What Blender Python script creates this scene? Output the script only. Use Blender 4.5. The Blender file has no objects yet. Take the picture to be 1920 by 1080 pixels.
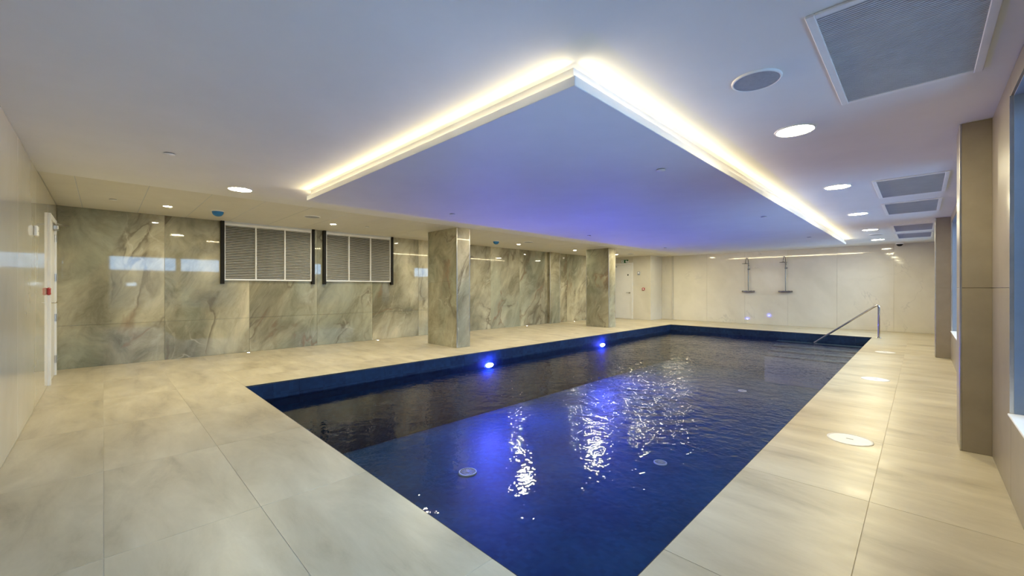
import bpy, bmesh, math, random
from math import pi, cos, sin, radians
from mathutils import Vector, Matrix
random.seed(7)
S = bpy.context.scene
C = S.collection

# ------------------------------------------------------------------ camera, world, exposure
CAMZ = 1.18
cam_d = bpy.data.cameras.new('camera')
cam_d.sensor_width = 36.0
cam_d.lens = 766.0 / 1920.0 * 36.0
cam_d.clip_start = 0.02
cam = bpy.data.objects.new('camera', cam_d)
C.objects.link(cam)
cam.location = (0, 0, CAMZ)
cam.rotation_euler = (pi / 2, 0, pi / 4)
S.camera = cam

S.view_settings.view_transform = 'Standard'
S.view_settings.look = 'None'
S.view_settings.gamma = 1.0
S.view_settings.use_curve_mapping = False
S.view_settings.exposure = 0.42

w = bpy.data.worlds.new('dusk_sky')
S.world = w
w.use_nodes = True
bg = w.node_tree.nodes['Background']
bg.inputs[0].default_value = (0.42, 0.68, 1.0, 1)
SKY = 13.5
bg.inputs[1].default_value = SKY
try:
    S.cycles.use_denoising = True
    S.cycles.max_bounces = 10
    S.cycles.diffuse_bounces = 5
    S.cycles.glossy_bounces = 5
    S.cycles.transparent_max_bounces = 12
    S.cycles.sample_clamp_indirect = 40.0
    S.cycles.caustics_reflective = False
    S.cycles.caustics_refractive = False
except Exception:
    pass

# lamp levels
L_BIG, L_SMALL, L_POOL, L_COVE, L_SPOT = 205.0, 520.0, 2000.0, 1.35, 30.0
WARM = (1.0, 0.91, 0.60)
COVEC = (1.0, 0.83, 0.50)
WARM2 = (1.0, 0.93, 0.70)

# ------------------------------------------------------------------ room dimensions (metres)
XL, XR = -8.78, 0.355          # marble wall, window wall
YB, YF = -0.475, 15.10         # back wall, far wall
YD, XD = 14.20, -7.0           # door alcove wall and where it ends
H = 2.37
PX0, PX1, PY0, PY1 = -5.73, -0.82, 1.20, 13.0   # pool
WZ = -0.20                     # water level
PZ = -1.15                     # pool bottom

# ------------------------------------------------------------------ helpers
def newobj(name, me, parent=None, loc=None):
    o = bpy.data.objects.new(name, me)
    C.objects.link(o)
    if parent is not None:
        o.parent = parent
    if loc is not None:
        o.location = loc
    return o

def empty(name, loc=(0, 0, 0), rz=0.0):
    o = newobj(name, None)
    o.location = loc
    o.rotation_euler = (0, 0, rz)
    o.empty_display_size = 0.1
    return o

def tag(o, label=None, cat=None, group=None, kind=None):
    if label: o['label'] = label
    if cat: o['category'] = cat
    if group: o['group'] = group
    if kind: o['kind'] = kind
    return o

class MB:
    """Collects shapes into one mesh."""
    def __init__(s):
        s.v, s.f, s.sm = [], [], []
    def add(s, vs, fs, smooth=False):
        n = len(s.v)
        s.v += [tuple(p) for p in vs]
        for f in fs:
            s.f.append([i + n for i in f]); s.sm.append(smooth)
        return s
    def box(s, a, b):
        x0, y0, z0 = a; x1, y1, z1 = b
        vs = [(x0,y0,z0),(x1,y0,z0),(x1,y1,z0),(x0,y1,z0),(x0,y0,z1),(x1,y0,z1),(x1,y1,z1),(x0,y1,z1)]
        return s.add(vs, [(0,3,2,1),(4,5,6,7),(0,1,5,4),(1,2,6,5),(2,3,7,6),(3,0,4,7)])
    def bevbox(s, a, b, r):
        """box with all edges chamfered by r"""
        x0, y0, z0 = a; x1, y1, z1 = b
        bm = bmesh.new()
        bmesh.ops.create_cube(bm, size=1)
        for v in bm.verts:
            v.co = Vector(((x0+x1)/2 + v.co.x*(x1-x0), (y0+y1)/2 + v.co.y*(y1-y0), (z0+z1)/2 + v.co.z*(z1-z0)))
        bmesh.ops.bevel(bm, geom=bm.edges[:], offset=r, segments=1, affect='EDGES', profile=0.5)
        bm.verts.index_update()
        s.add([v.co.copy() for v in bm.verts], [[v.index for v in f.verts] for f in bm.faces])
        bm.free()
        return s
    def lathe(s, prof, origin=(0,0,0), axis='z', n=24, smooth=True, cap0=False, cap1=False):
        """prof: list of (r, h)"""
        ox, oy, oz = origin
        vs, fs = [], []
        for r, h in prof:
            for i in range(n):
                t = 2*pi*i/n
                a, b = r*cos(t), r*sin(t)
                if axis == 'z': p = (ox+a, oy+b, oz+h)
                elif axis == 'x': p = (ox+h, oy+a, oz+b)
                else: p = (ox+b, oy+h, oz+a)
                vs.append(p)
        for k in range(len(prof)-1):
            for i in range(n):
                j = (i+1) % n
                fs.append((k*n+i, k*n+j, (k+1)*n+j, (k+1)*n+i))
        s.add(vs, fs, smooth)
        if cap0: s.add(vs[:n], [tuple(reversed(range(n)))])
        if cap1: s.add(vs[-n:], [tuple(range(n))])
        return s
    def tube(s, pts, r, n=12, caps=True):
        pts = [Vector(p) for p in pts]
        rs = r if isinstance(r, (list, tuple)) else [r]*len(pts)
        vs, fs = [], []
        up = None
        for k, p in enumerate(pts):
            if k == 0: t = pts[1]-pts[0]
            elif k == len(pts)-1: t = pts[-1]-pts[-2]
            else: t = (pts[k+1]-p).normalized() + (p-pts[k-1]).normalized()
            t.normalize()
            if up is None:
                up = Vector((0,0,1)) if abs(t.z) < 0.9 else Vector((1,0,0))
            a = t.cross(up).normalized(); b = a.cross(t).normalized(); up = b
            for i in range(n):
                q = 2*pi*i/n
                vs.append(p + a*(rs[k]*cos(q)) + b*(rs[k]*sin(q)))
        for k in range(len(pts)-1):
            for i in range(n):
                j = (i+1) % n
                fs.append((k*n+i, k*n+j, (k+1)*n+j, (k+1)*n+i))
        s.add(vs, fs, True)
        if caps:
            s.add(vs[:n], [tuple(reversed(range(n)))])
            s.add(vs[-n:], [tuple(range(n))])
        return s
    def quad(s, a, b, c, d):
        return s.add([a, b, c, d], [(0, 1, 2, 3)])
    def mesh(s, name, mat):
        me = bpy.data.meshes.new(name)
        me.from_pydata(s.v, [], s.f)
        me.polygons.foreach_set('use_smooth', s.sm)
        me.materials.append(mat)
        bm = bmesh.new(); bm.from_mesh(me)
        bmesh.ops.recalc_face_normals(bm, faces=bm.faces[:])
        bm.to_mesh(me); bm.free()
        me.update()
        return me
    def build(s, name, mat, parent=None, loc=None):
        return newobj(name, s.mesh(name, mat), parent, loc)

def copy_tree(o, parent=None):
    c = o.copy(); C.objects.link(c)
    if parent is not None: c.parent = parent
    for ch in list(o.children):
        copy_tree(ch, c)
    return c

# ------------------------------------------------------------------ materials
def mat(name):
    m = bpy.data.materials.new(name); m.use_nodes = True
    nt = m.node_tree
    return m, nt, nt.nodes['Principled BSDF'], nt.nodes['Material Output']

def N(nt, typ, **kw):
    n = nt.nodes.new(typ)
    for k, v in kw.items():
        if k.startswith('i_'):
            n.inputs[k[2:].replace('_', ' ')].default_value = v
        else:
            setattr(n, k, v)
    return n

def ramp(nt, src, stops, interp='LINEAR'):
    r = nt.nodes.new('ShaderNodeValToRGB')
    r.color_ramp.interpolation = interp
    el = r.color_ramp.elements
    while len(el) > 1: el.remove(el[-1])
    el[0].position, el[0].color = stops[0][0], (*stops[0][1], 1) if len(stops[0][1]) == 3 else stops[0][1]
    for p, c in stops[1:]:
        e = el.new(p); e.color = (*c, 1)
    nt.links.new(src, r.inputs['Fac'])
    return r.outputs['Color']

def mix(nt, fac, a, b, blend='MIX'):
    m = nt.nodes.new('ShaderNodeMix'); m.data_type = 'RGBA'; m.blend_type = blend
    for sock, val in ((m.inputs['Factor'], fac), (m.inputs['A'], a), (m.inputs['B'], b)):
        pass
    def put(idx, val):
        if isinstance(val, (int, float)): m.inputs[idx].default_value = val
        elif isinstance(val, tuple): m.inputs[idx].default_value = (*val, 1) if len(val) == 3 else val
        else: nt.links.new(val, m.inputs[idx])
    put(0, fac); put(6, a); put(7, b)
    return m.outputs[2]

def mathn(nt, op, a, b=None, clamp=False):
    n = nt.nodes.new('ShaderNodeMath'); n.operation = op; n.use_clamp = clamp
    for i, v in ((0, a), (1, b)):
        if v is None: continue
        if isinstance(v, (int, float)): n.inputs[i].default_value = v
        else: nt.links.new(v, n.inputs[i])
    return n.outputs[0]

def pos(nt, rot=(0,0,0), scale=(1,1,1), piece=3.0):
    """world position, shifted per piece by the piece's object colour"""
    g = nt.nodes.new('ShaderNodeNewGeometry')
    oi = nt.nodes.new('ShaderNodeObjectInfo')
    va = nt.nodes.new('ShaderNodeVectorMath'); va.operation = 'MULTIPLY_ADD'
    nt.links.new(oi.outputs['Color'], va.inputs[0])
    va.inputs[1].default_value = (piece,)*3
    nt.links.new(g.outputs['Position'], va.inputs[2])
    mp = nt.nodes.new('ShaderNodeMapping')
    nt.links.new(va.outputs[0], mp.inputs['Vector'])
    mp.inputs['Rotation'].default_value = rot
    m2 = nt.nodes.new('ShaderNodeMapping')
    nt.links.new(mp.outputs[0], m2.inputs['Vector'])
    m2.inputs['Scale'].default_value = scale
    return m2.outputs[0]

def noise(nt, vec, scale, detail=4, rough=0.55, dist=0.0, out='Fac'):
    n = nt.nodes.new('ShaderNodeTexNoise')
    nt.links.new(vec, n.inputs['Vector'])
    n.inputs['Scale'].default_value = scale
    n.inputs['Detail'].default_value = detail
    n.inputs['Roughness'].default_value = rough
    n.inputs['Distortion'].default_value = dist
    return n.outputs[out]

def plain(name, col, rough=0.5, metal=0.0, spec=0.5):
    m, nt, b, o = mat(name)
    b.inputs['Base Color'].default_value = (*col, 1)
    b.inputs['Roughness'].default_value = rough
    b.inputs['Metallic'].default_value = metal
    b.inputs['Specular IOR Level'].default_value = spec
    return m

def mottled(name, c0, c1, scale=3.0, rough=0.5, spec=0.5, metal=0.0, stretch=(1,1,1), bump=0.0):
    m, nt, b, o = mat(name)
    p = pos(nt, scale=stretch, piece=0.0)
    f = noise(nt, p, scale, 5, 0.6)
    col = ramp(nt, f, [(0.3, c0), (0.7, c1)])
    nt.links.new(col, b.inputs['Base Color'])
    b.inputs['Roughness'].default_value = rough
    b.inputs['Metallic'].default_value = metal
    b.inputs['Specular IOR Level'].default_value = spec
    if bump:
        bn = nt.nodes.new('ShaderNodeBump'); bn.inputs['Strength'].default_value = bump; bn.inputs['Distance'].default_value = 0.002
        nt.links.new(noise(nt, p, scale*40, 2), bn.inputs['Height'])
        nt.links.new(bn.outputs[0], b.inputs['Normal'])
    return m

def emit(name, col, strength):
    m, nt, b, o = mat(name)
    b.inputs['Base Color'].default_value = (0.8, 0.8, 0.8, 1)
    b.inputs['Emission Color'].default_value = (*col, 1)
    b.inputs['Emission Strength'].default_value = strength
    return m

def onyx():
    m, nt, b, o = mat('green_onyx_marble')
    p = pos(nt, rot=(radians(24), radians(-20), 0), scale=(1.0, 1.15, 0.55))
    warp = noise(nt, p, 0.8, 4, 0.5, 0.0, 'Color')
    vm = nt.nodes.new('ShaderNodeVectorMath'); vm.operation = 'MULTIPLY_ADD'
    nt.links.new(warp, vm.inputs[0]); vm.inputs[1].default_value = (0.8, 0.8, 0.8); nt.links.new(p, vm.inputs[2])
    q = vm.outputs[0]
    broad = noise(nt, q, 0.85, 6, 0.55, 0.5)
    base = ramp(nt, broad, [(0.30, (0.17, 0.155, 0.105)), (0.42, (0.275, 0.255, 0.178)), (0.54, (0.39, 0.355, 0.248)), (0.70, (0.53, 0.475, 0.335))])
    cl = noise(nt, q, 0.7, 3, 0.5, 0.3)
    clm = ramp(nt, cl, [(0.50, (0,0,0)), (0.60, (1,1,1))])
    base = mix(nt, mathn(nt, 'MULTIPLY', clm, 0.55), base, (0.275, 0.290, 0.215))
    st = noise(nt, q, 1.7, 11, 0.70, 0.9)
    stc = ramp(nt, st, [(0.30, (0.50, 0.48, 0.42)), (0.43, (0.80, 0.79, 0.74)), (0.52, (1.0, 1.0, 0.98)), (0.68, (1.28, 1.26, 1.18))])
    base = mix(nt, 0.9, base, stc, 'MULTIPLY')
    # dark veins: contours of a warped noise, with a soft shaded flank
    vn = noise(nt, q, 0.9, 5, 0.50, 0.6)
    d = mathn(nt, 'SUBTRACT', vn, 0.50)
    flank = ramp(nt, d, [(0.0, (0,0,0)), (0.001, (1,1,1)), (0.05, (0,0,0))])
    msk = ramp(nt, noise(nt, p, 1.2, 3), [(0.42, (0,0,0)), (0.55, (1,1,1))])
    base = mix(nt, mathn(nt, 'MULTIPLY', mix(nt, 1.0, flank, msk, 'MULTIPLY'), 0.6), base, (0.15, 0.13, 0.085))
    line = ramp(nt, mathn(nt, 'ABSOLUTE', d), [(0.0, (1,1,1)), (0.006, (0.6,0.6,0.6)), (0.016, (0,0,0))])
    lm = mix(nt, 1.0, line, msk, 'MULTIPLY')
    rust = ramp(nt, noise(nt, p, 0.7, 2), [(0.5, (0.15, 0.125, 0.085)), (0.60, (0.24, 0.150, 0.090))])
    base = mix(nt, mathn(nt, 'MULTIPLY', lm, 0.8), base, rust)
    d2 = mathn(nt, 'ABSOLUTE', mathn(nt, 'SUBTRACT', noise(nt, q, 1.3, 4, 0.5, 0.9), 0.47))
    l2 = ramp(nt, d2, [(0.0, (1,1,1)), (0.016, (0,0,0))])
    m2 = ramp(nt, noise(nt, p, 1.0, 3), [(0.50, (0,0,0)), (0.66, (1,1,1))])
    base = mix(nt, mathn(nt, 'MULTIPLY', mix(nt, 1.0, l2, m2, 'MULTIPLY'), 0.5), base, (0.62, 0.57, 0.43))
    nt.links.new(base, b.inputs['Base Color'])
    b.inputs['Roughness'].default_value = 0.035
    b.inputs['Specular IOR Level'].default_value = 0.36
    return m

def pale_marble():
    m, nt, b, o = mat('pale_cream_marble')
    p = pos(nt, rot=(0.3, 0.5, 0.2), scale=(1, 1, 0.7), piece=0.0)
    warp = noise(nt, p, 0.7, 5, 0.55, 0.0, 'Color')
    vm = nt.nodes.new('ShaderNodeVectorMath'); vm.operation = 'MULTIPLY_ADD'
    nt.links.new(warp, vm.inputs[0]); vm.inputs[1].default_value = (1.0,)*3; nt.links.new(p, vm.inputs[2])
    q = vm.outputs[0]
    base = ramp(nt, noise(nt, q, 0.8, 5, 0.55), [(0.3, (0.58, 0.545, 0.45)), (0.7, (0.74, 0.70, 0.60))])
    d = mathn(nt, 'ABSOLUTE', mathn(nt, 'SUBTRACT', noise(nt, q, 0.7, 7, 0.55, 0.5), 0.5))
    l = ramp(nt, d, [(0.0, (1,1,1)), (0.006, (0,0,0))])
    mk = ramp(nt, noise(nt, p, 1.0, 2), [(0.52, (0,0,0)), (0.62, (1,1,1))])
    base = mix(nt, mathn(nt, 'MULTIPLY', mix(nt, 1.0, l, mk, 'MULTIPLY'), 0.45), base, (0.40, 0.385, 0.35))
    nt.links.new(base, b.inputs['Base Color'])
    b.inputs['Roughness'].default_value = 0.05
    b.inputs['Specular IOR Level'].default_value = 0.42
    return m

def limestone():
    m, nt, b, o = mat('beige_limestone_porcelain')
    p = pos(nt, scale=(0.55, 1.7, 1), piece=6.0)
    warp = noise(nt, p, 1.2, 4, 0.5, 0.0, 'Color')
    vm = nt.nodes.new('ShaderNodeVectorMath'); vm.operation = 'MULTIPLY_ADD'
    nt.links.new(warp, vm.inputs[0]); vm.inputs[1].default_value = (0.35,)*3; nt.links.new(p, vm.inputs[2])
    q = vm.outputs[0]
    f = noise(nt, q, 2.2, 8, 0.62, 0.3)
    col = ramp(nt, f, [(0.26, (0.32, 0.268, 0.178)), (0.44, (0.478, 0.413, 0.285)), (0.58, (0.55, 0.482, 0.342)), (0.75, (0.645, 0.575, 0.42))])
    nt.links.new(col, b.inputs['Base Color'])
    r = ramp(nt, noise(nt, q, 3.0, 4), [(0.3, (0.30,)*3), (0.7, (0.42,)*3)])
    nt.links.new(r, b.inputs['Roughness'])
    b.inputs['Specular IOR Level'].default_value = 0.45
    return m

def pool_mosaic(name, c0, c1):
    m, nt, b, o = mat(name)
    p = pos(nt, piece=2.0)
    br = nt.nodes.new('ShaderNodeTexVoronoi'); br.distance = 'CHEBYCHEV'; br.inputs['Randomness'].default_value = 0.0
    br.inputs['Scale'].default_value = 20.0
    nt.links.new(p, br.inputs['Vector'])
    f = mathn(nt, 'ADD', mathn(nt, 'MULTIPLY', noise(nt, p, 1.3, 4, 0.6), 0.75), mathn(nt, 'MULTIPLY', br.outputs['Color'], 0.25))
    col = ramp(nt, f, [(0.35, c0), (0.7, c1)])
    nt.links.new(col, b.inputs['Base Color'])
    b.inputs['Roughness'].default_value = 0.55
    b.inputs['Specular IOR Level'].default_value = 0.2
    return m

def water_mat():
    m = bpy.data.materials.new('pool_water'); m.use_nodes = True
    nt = m.node_tree; nt.nodes.clear()
    out = nt.nodes.new('ShaderNodeOutputMaterial')
    g = nt.nodes.new('ShaderNodeNewGeometry')
    P = g.outputs['Position']
    # wave height: fine ripples whose size grows from the still near corner to the stirred far half
    sep = nt.nodes.new('ShaderNodeSeparateXYZ'); nt.links.new(P, sep.inputs[0])
    def mr(src, a, b2, lo, hi):
        n = nt.nodes.new('ShaderNodeMapRange'); n.interpolation_type = 'SMOOTHSTEP'
        nt.links.new(src, n.inputs[0])
        for i, v in enumerate((a, b2, lo, hi)): n.inputs[1+i].default_value = v
        return n.outputs[0]
    amp = mr(sep.outputs['Y'], 1.4, 4.2, 0.28, 1.0)
    ampx = mr(sep.outputs['X'], -5.6, -3.6, 0.40, 1.0)
    patch = mr(noise(nt, P, 0.5, 2), 0.35, 0.65, 0.45, 1.0)
    a = mathn(nt, 'MULTIPLY', mathn(nt, 'MULTIPLY', amp, ampx), patch)
    n1 = noise(nt, P, 6.0, 3, 0.5, 0.4)
    n2 = noise(nt, P, 17.0, 2, 0.5, 0.2)
    h = mathn(nt, 'ADD', n1, mathn(nt, 'MULTIPLY', n2, 0.42))
    # rings spreading from the inlets
    for cx, cy, k in ((-2.35, 4.6, 0.20), (-3.2, 8.6, 0.12)):
        vd = nt.nodes.new('ShaderNodeVectorMath'); vd.operation = 'DISTANCE'
        nt.links.new(P, vd.inputs[0]); vd.inputs[1].default_value = (cx, cy, WZ)
        dist = vd.outputs['Value']
        wv = mathn(nt, 'SINE', mathn(nt, 'MULTIPLY', dist, 26.0))
        fall = mr(dist, 0.1, 1.6, 1.0, 0.0)
        h = mathn(nt, 'ADD', h, mathn(nt, 'MULTIPLY', mathn(nt, 'MULTIPLY', wv, fall), k))
    h = mathn(nt, 'MULTIPLY', h, a)
    bn = nt.nodes.new('ShaderNodeBump'); bn.inputs['Strength'].default_value = 1.0; bn.inputs['Distance'].default_value = 0.022
    nt.links.new(h, bn.inputs['Height'])
    fr = nt.nodes.new('ShaderNodeFresnel'); fr.inputs['IOR'].default_value = 1.33
    nt.links.new(bn.outputs[0], fr.inputs['Normal'])
    tr = nt.nodes.new('ShaderNodeBsdfTransparent'); tr.inputs[0].default_value = (0.70, 0.84, 1.0, 1)
    gl = nt.nodes.new('ShaderNodeBsdfAnisotropic') if False else nt.nodes.new('ShaderNodeBsdfGlossy')
    gl.inputs['Roughness'].default_value = 0.02
    gl.inputs['Color'].default_value = (1, 1, 1, 1)
    nt.links.new(bn.outputs[0], gl.inputs['Normal'])
    mx = nt.nodes.new('ShaderNodeMixShader')
    nt.links.new(fr.outputs[0], mx.inputs[0]); nt.links.new(tr.outputs[0], mx.inputs[1]); nt.links.new(gl.outputs[0], mx.inputs[2])
    nt.links.new(mx.outputs[0], out.inputs['Surface'])
    return m

def glass_mat():
    m = bpy.data.materials.new('window_glass'); m.use_nodes = True
    nt = m.node_tree; nt.nodes.clear()
    out = nt.nodes.new('ShaderNodeOutputMaterial')
    fr = nt.nodes.new('ShaderNodeFresnel'); fr.inputs['IOR'].default_value = 1.5
    tr = nt.nodes.new('ShaderNodeBsdfTransparent'); tr.inputs[0].default_value = (0.92, 0.96, 1, 1)
    gl = nt.nodes.new('ShaderNodeBsdfGlossy'); gl.inputs['Roughness'].default_value = 0.01
    mx = nt.nodes.new('ShaderNodeMixShader')
    nt.links.new(fr.outputs[0], mx.inputs[0]); nt.links.new(tr.outputs[0], mx.inputs[1]); nt.links.new(gl.outputs[0], mx.inputs[2])
    nt.links.new(mx.outputs[0], out.inputs['Surface'])
    return m

M = {}
M['onyx'] = onyx()
M['pale'] = pale_marble()
M['stone'] = limestone()
M['grout'] = mottled('pale_grout', (0.60, 0.55, 0.44), (0.66, 0.61, 0.50), 8, 0.8)
M['joint'] = mottled('panel_joint_filler', (0.33, 0.30, 0.22), (0.40, 0.37, 0.28), 8, 0.7)
M['jointpale'] = mottled('pale_joint_filler', (0.5, 0.47, 0.40), (0.55, 0.52, 0.45), 8, 0.7)
M['plaster'] = mottled('white_ceiling_paint', (0.74, 0.735, 0.72), (0.78, 0.775, 0.765), 2, 0.75)
M['raft'] = mottled('white_raft_paint', (0.74, 0.74, 0.74), (0.78, 0.78, 0.78), 2, 0.6)
M['metal_tile'] = mottled('cream_metal_ceiling_plank', (0.68, 0.65, 0.57), (0.72, 0.69, 0.61), 3, 0.42)
M['white'] = mottled('white_gloss_paint', (0.76, 0.75, 0.72), (0.80, 0.79, 0.76), 4, 0.35)
M['trimwhite'] = mottled('white_powder_coat', (0.78, 0.78, 0.78), (0.83, 0.83, 0.83), 6, 0.4)
M['brown'] = mottled('taupe_wall_panel', (0.27, 0.228, 0.165), (0.32, 0.272, 0.20), 5, 0.33, bump=0.15)
M['chrome'] = mottled('polished_steel', (0.62, 0.61, 0.60), (0.72, 0.71, 0.70), 6, 0.14, metal=1.0)
M['satin'] = mottled('satin_shower_steel', (0.26, 0.26, 0.26), (0.34, 0.34, 0.34), 6, 0.2, metal=1.0)
M['rail'] = mottled('handrail_steel', (0.42, 0.40, 0.39), (0.52, 0.50, 0.48), 6, 0.16, metal=1.0)
M['brushed'] = mottled('brushed_steel_trim', (0.50, 0.49, 0.46), (0.6, 0.59, 0.56), 10, 0.28, metal=1.0)
M['reveal'] = mottled('sky_tinted_reveal', (0.24, 0.31, 0.42), (0.28, 0.35, 0.46), 6, 0.5)  # white window jamb with the blue sky light put into its base colour
M['edge'] = mottled('dark_edge_profile', (0.02, 0.02, 0.022), (0.03, 0.03, 0.032), 8, 0.5)
M['black'] = mottled('black_anodised', (0.012, 0.011, 0.009), (0.02, 0.018, 0.015), 8, 0.6, 0.15)
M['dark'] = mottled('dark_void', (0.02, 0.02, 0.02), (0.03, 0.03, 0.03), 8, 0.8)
M['slat'] = mottled('silver_slat', (0.46, 0.44, 0.39), (0.52, 0.50, 0.45), 8, 0.4)
M['grille'] = mottled('grey_perforated_grille', (0.52, 0.54, 0.56), (0.58, 0.60, 0.62), 8, 0.55)
M['spkgrille'] = mottled('grey_speaker_mesh', (0.30, 0.31, 0.34), (0.36, 0.37, 0.40), 60, 0.6)
M['bluecap'] = mottled('blue_plastic', (0.012, 0.16, 0.42), (0.02, 0.20, 0.50), 10, 0.4)
M['red'] = mottled('red_plastic', (0.35, 0.03, 0.03), (0.42, 0.045, 0.04), 10, 0.4)
M['green'] = mottled('green_sign_face', (0.012, 0.10, 0.035), (0.02, 0.13, 0.05), 10, 0.4)
M['greyplastic'] = mottled('grey_blue_plastic', (0.25, 0.27, 0.32), (0.30, 0.32, 0.37), 10, 0.4)
M['lid'] = mottled('white_plastic_lid', (0.82, 0.82, 0.84), (0.86, 0.86, 0.87), 10, 0.4)
M['mosaic'] = pool_mosaic('navy_pool_mosaic', (0.005, 0.042, 0.105), (0.014, 0.085, 0.19))
M['band'] = pool_mosaic('navy_waterline_tile', (0.008, 0.018, 0.050), (0.016, 0.042, 0.095))
M['steptile'] = pool_mosaic('blue_grey_step_tile', (0.17, 0.22, 0.26), (0.22, 0.27, 0.31))
M['water'] = water_mat()
M['glass'] = glass_mat()
M['lampbig'] = emit('warm_lamp_diffuser', WARM, L_BIG)
M['lampsmall'] = emit('spot_lamp', WARM2, L_SMALL)
M['lampspot'] = emit('floor_marker_lamp', (1.0, 0.9, 0.75), L_SPOT)
M['lamppool'] = emit('blue_pool_lamp', (0.10, 0.11, 1.0), L_POOL)
M['ledstrip'] = emit('led_strip', COVEC, 5.0)
M['litwin'] = emit('lit_window', (0.75, 0.9, 1.0), 8.0)
M['render'] = mottled('dark_outdoor_render', (0.07, 0.08, 0.08), (0.10, 0.11, 0.11), 2, 0.9)
M['paving'] = mottled('daylight_bounce_paving', (0.44, 0.50, 0.56), (0.50, 0.56, 0.62), 2, 0.9)  # pale bluish tone chosen to throw cool daylight up indoors

_mesh_cache = {}
def piece_mesh(name, dims, m, r):
    """shared chamfered slab centred on its own origin"""
    key = (name, tuple(round(d, 4) for d in dims), m.name)
    if key not in _mesh_cache:
        a, b, c = [d/2 for d in dims]
        _mesh_cache[key] = MB().bevbox((-a, -b, -c), (a, b, c), r).mesh(name, m)
    return _mesh_cache[key]

def piece(name, lo, hi, m, parent, r=0.001, seed=None):
    dims = [hi[i]-lo[i] for i in range(3)]
    o = newobj(name, piece_mesh(name, dims, m, r), parent, [(hi[i]+lo[i])/2 for i in range(3)])
    if parent is not None:
        o.location = Vector(o.location) - Vector(parent.location)
    rr = random.Random(seed) if seed is not None else random
    o.color = (rr.random(), rr.random(), rr.random(), 1)
    return o

# ------------------------------------------------------------------ floor and its tiles
TT = 0.002
fl = MB()
fl.box((XL-0.3, YB-0.3, -0.15), (XR+0.3, PY0, -TT))
fl.box((XL-0.3, PY1, -0.15), (XR+0.3, YF+0.3, -TT))
fl.box((XL-0.3, PY0, -0.15), (PX0, PY1, -TT))
fl.box((PX1, PY0, -0.15), (XR+0.3, PY1, -TT))
floor = tag(fl.build('floor', M['grout']), kind='structure')
G = 0.0013
def cuts(a, b, phase, step):
    k = math.ceil((a - phase)/step + 1e-6)
    c = [a]
    while phase + k*step < b - 1e-4:
        c.append(phase + k*step); k += 1
    c.append(b)
    return c
def tiles(xs, ys):
    for i in range(len(xs)-1):
        for j in range(len(ys)-1):
            if xs[i+1]-xs[i] < 0.02 or ys[j+1]-ys[j] < 0.02: continue
            piece('floor_tile', (xs[i]+G, ys[j]+G, -TT), (xs[i+1]-G, ys[j+1]-G, 0), M['stone'], floor, 0.0007)
tiles(cuts(XL, XR, -2.52, 1.2), [YB, 0.0, 0.6, PY0])
tiles([XL, -8.13, -7.53, -6.93, -6.33, PX0], cuts(PY0, PY1, PY0, 1.2))
tiles([PX1, -0.2, XR], cuts(PY0, PY1, 0.59, 1.2))
tiles(cuts(XL, XR, -2.52, 1.2), [PY1, 13.6, 14.2, 14.8, YF])

# ------------------------------------------------------------------ ceiling
ceil_ = tag(MB().box((-6.36, YB-0.3, H), (XR+0.3, YF+0.3, H+0.2)).box((XL-0.3, YB-0.3, H+0.004), (-6.36, YF+0.3, H+0.2)).build('ceiling', M['plaster']), kind='structure')
MB().box((XL, YB, H+0.0015), (-6.361, YF, H+0.0035)).build('plank_backing', M['grille'], ceil_)
ys = cuts(YB, YF, -0.22, 0.6)
for j in range(len(ys)-1):
    if ys[j+1]-ys[j] < 0.03: continue
    piece('ceiling_plank', (XL+0.004, ys[j]+0.004, H-0.0005), (-6.362, ys[j+1]-0.004, H+0.012), M['metal_tile'], ceil_, 0.002)

# ------------------------------------------------------------------ walls
def panelled(wall, axis, at, spans, zs, m, depth=0.012, sign=1, gap=0.0015, skip=()):
    """panels standing proud of the wall core: axis 'x' = plane x=at (spans run in y); sign = side the room is on"""
    for i in range(len(spans)-1):
        sd = random.random()
        for k in range(len(zs)-1):
            a, b = spans[i]+gap, spans[i+1]-gap
            if b-a < 0.02: continue
            z0, z1 = zs[k]+gap, zs[k+1]-gap
            lo, hi = sorted((at, at - sign*depth))
            if axis == 'x': L, Hh = (lo, a, z0), (hi, b, z1)
            else: L, Hh = (a, lo, z0), (b, hi, z1)
            if any(f(0.5*(a+b), 0.5*(z0+z1)) for f in skip): continue
            piece('wall_panel', L, Hh, m, wall, 0.0012, seed=sd)

wl = tag(MB().box((XL-0.3, YB-0.3, -0.02), (XL-0.012, YF+0.3, H+0.05)).build('wall_left', M['joint']), kind='structure')
panelled(wl, 'x', XL, cuts(YB, YD, 0.71, 1.2), [0, 0.63, H], M['onyx'], sign=1)

wf = tag(MB().box((XD-0.3, YF+0.012, -0.02), (XR+0.3, YF+0.3, H+0.05)).build('wall_far', M['jointpale']), kind='structure')
panelled(wf, 'y', YF, cuts(XD, XR, -6.56, 1.21), [0, H], M['pale'], sign=-1)
wd = tag(MB().box((XL-0.3, YD+0.012, -0.02), (XD-0.012, YD+0.3, H+0.05)).box((XD-0.3, YD+0.2, -0.02), (XD-0.012, YF+0.2, H+0.05)).build('wall_alcove', M['jointpale']), kind='structure')
DX0, DX1 = -8.72, -7.71   # far door frame outer
panelled(wd, 'y', YD, [XL, DX0], [0, H], M['pale'], sign=-1)
panelled(wd, 'y', YD, [DX0, DX1], [2.14, H], M['pale'], sign=-1)
panelled(wd, 'y', YD, [DX1, XD], [0, H], M['pale'], sign=-1)
panelled(wd, 'x', XD, [YD, YF], [0, H], M['pale'], sign=1)

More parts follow.
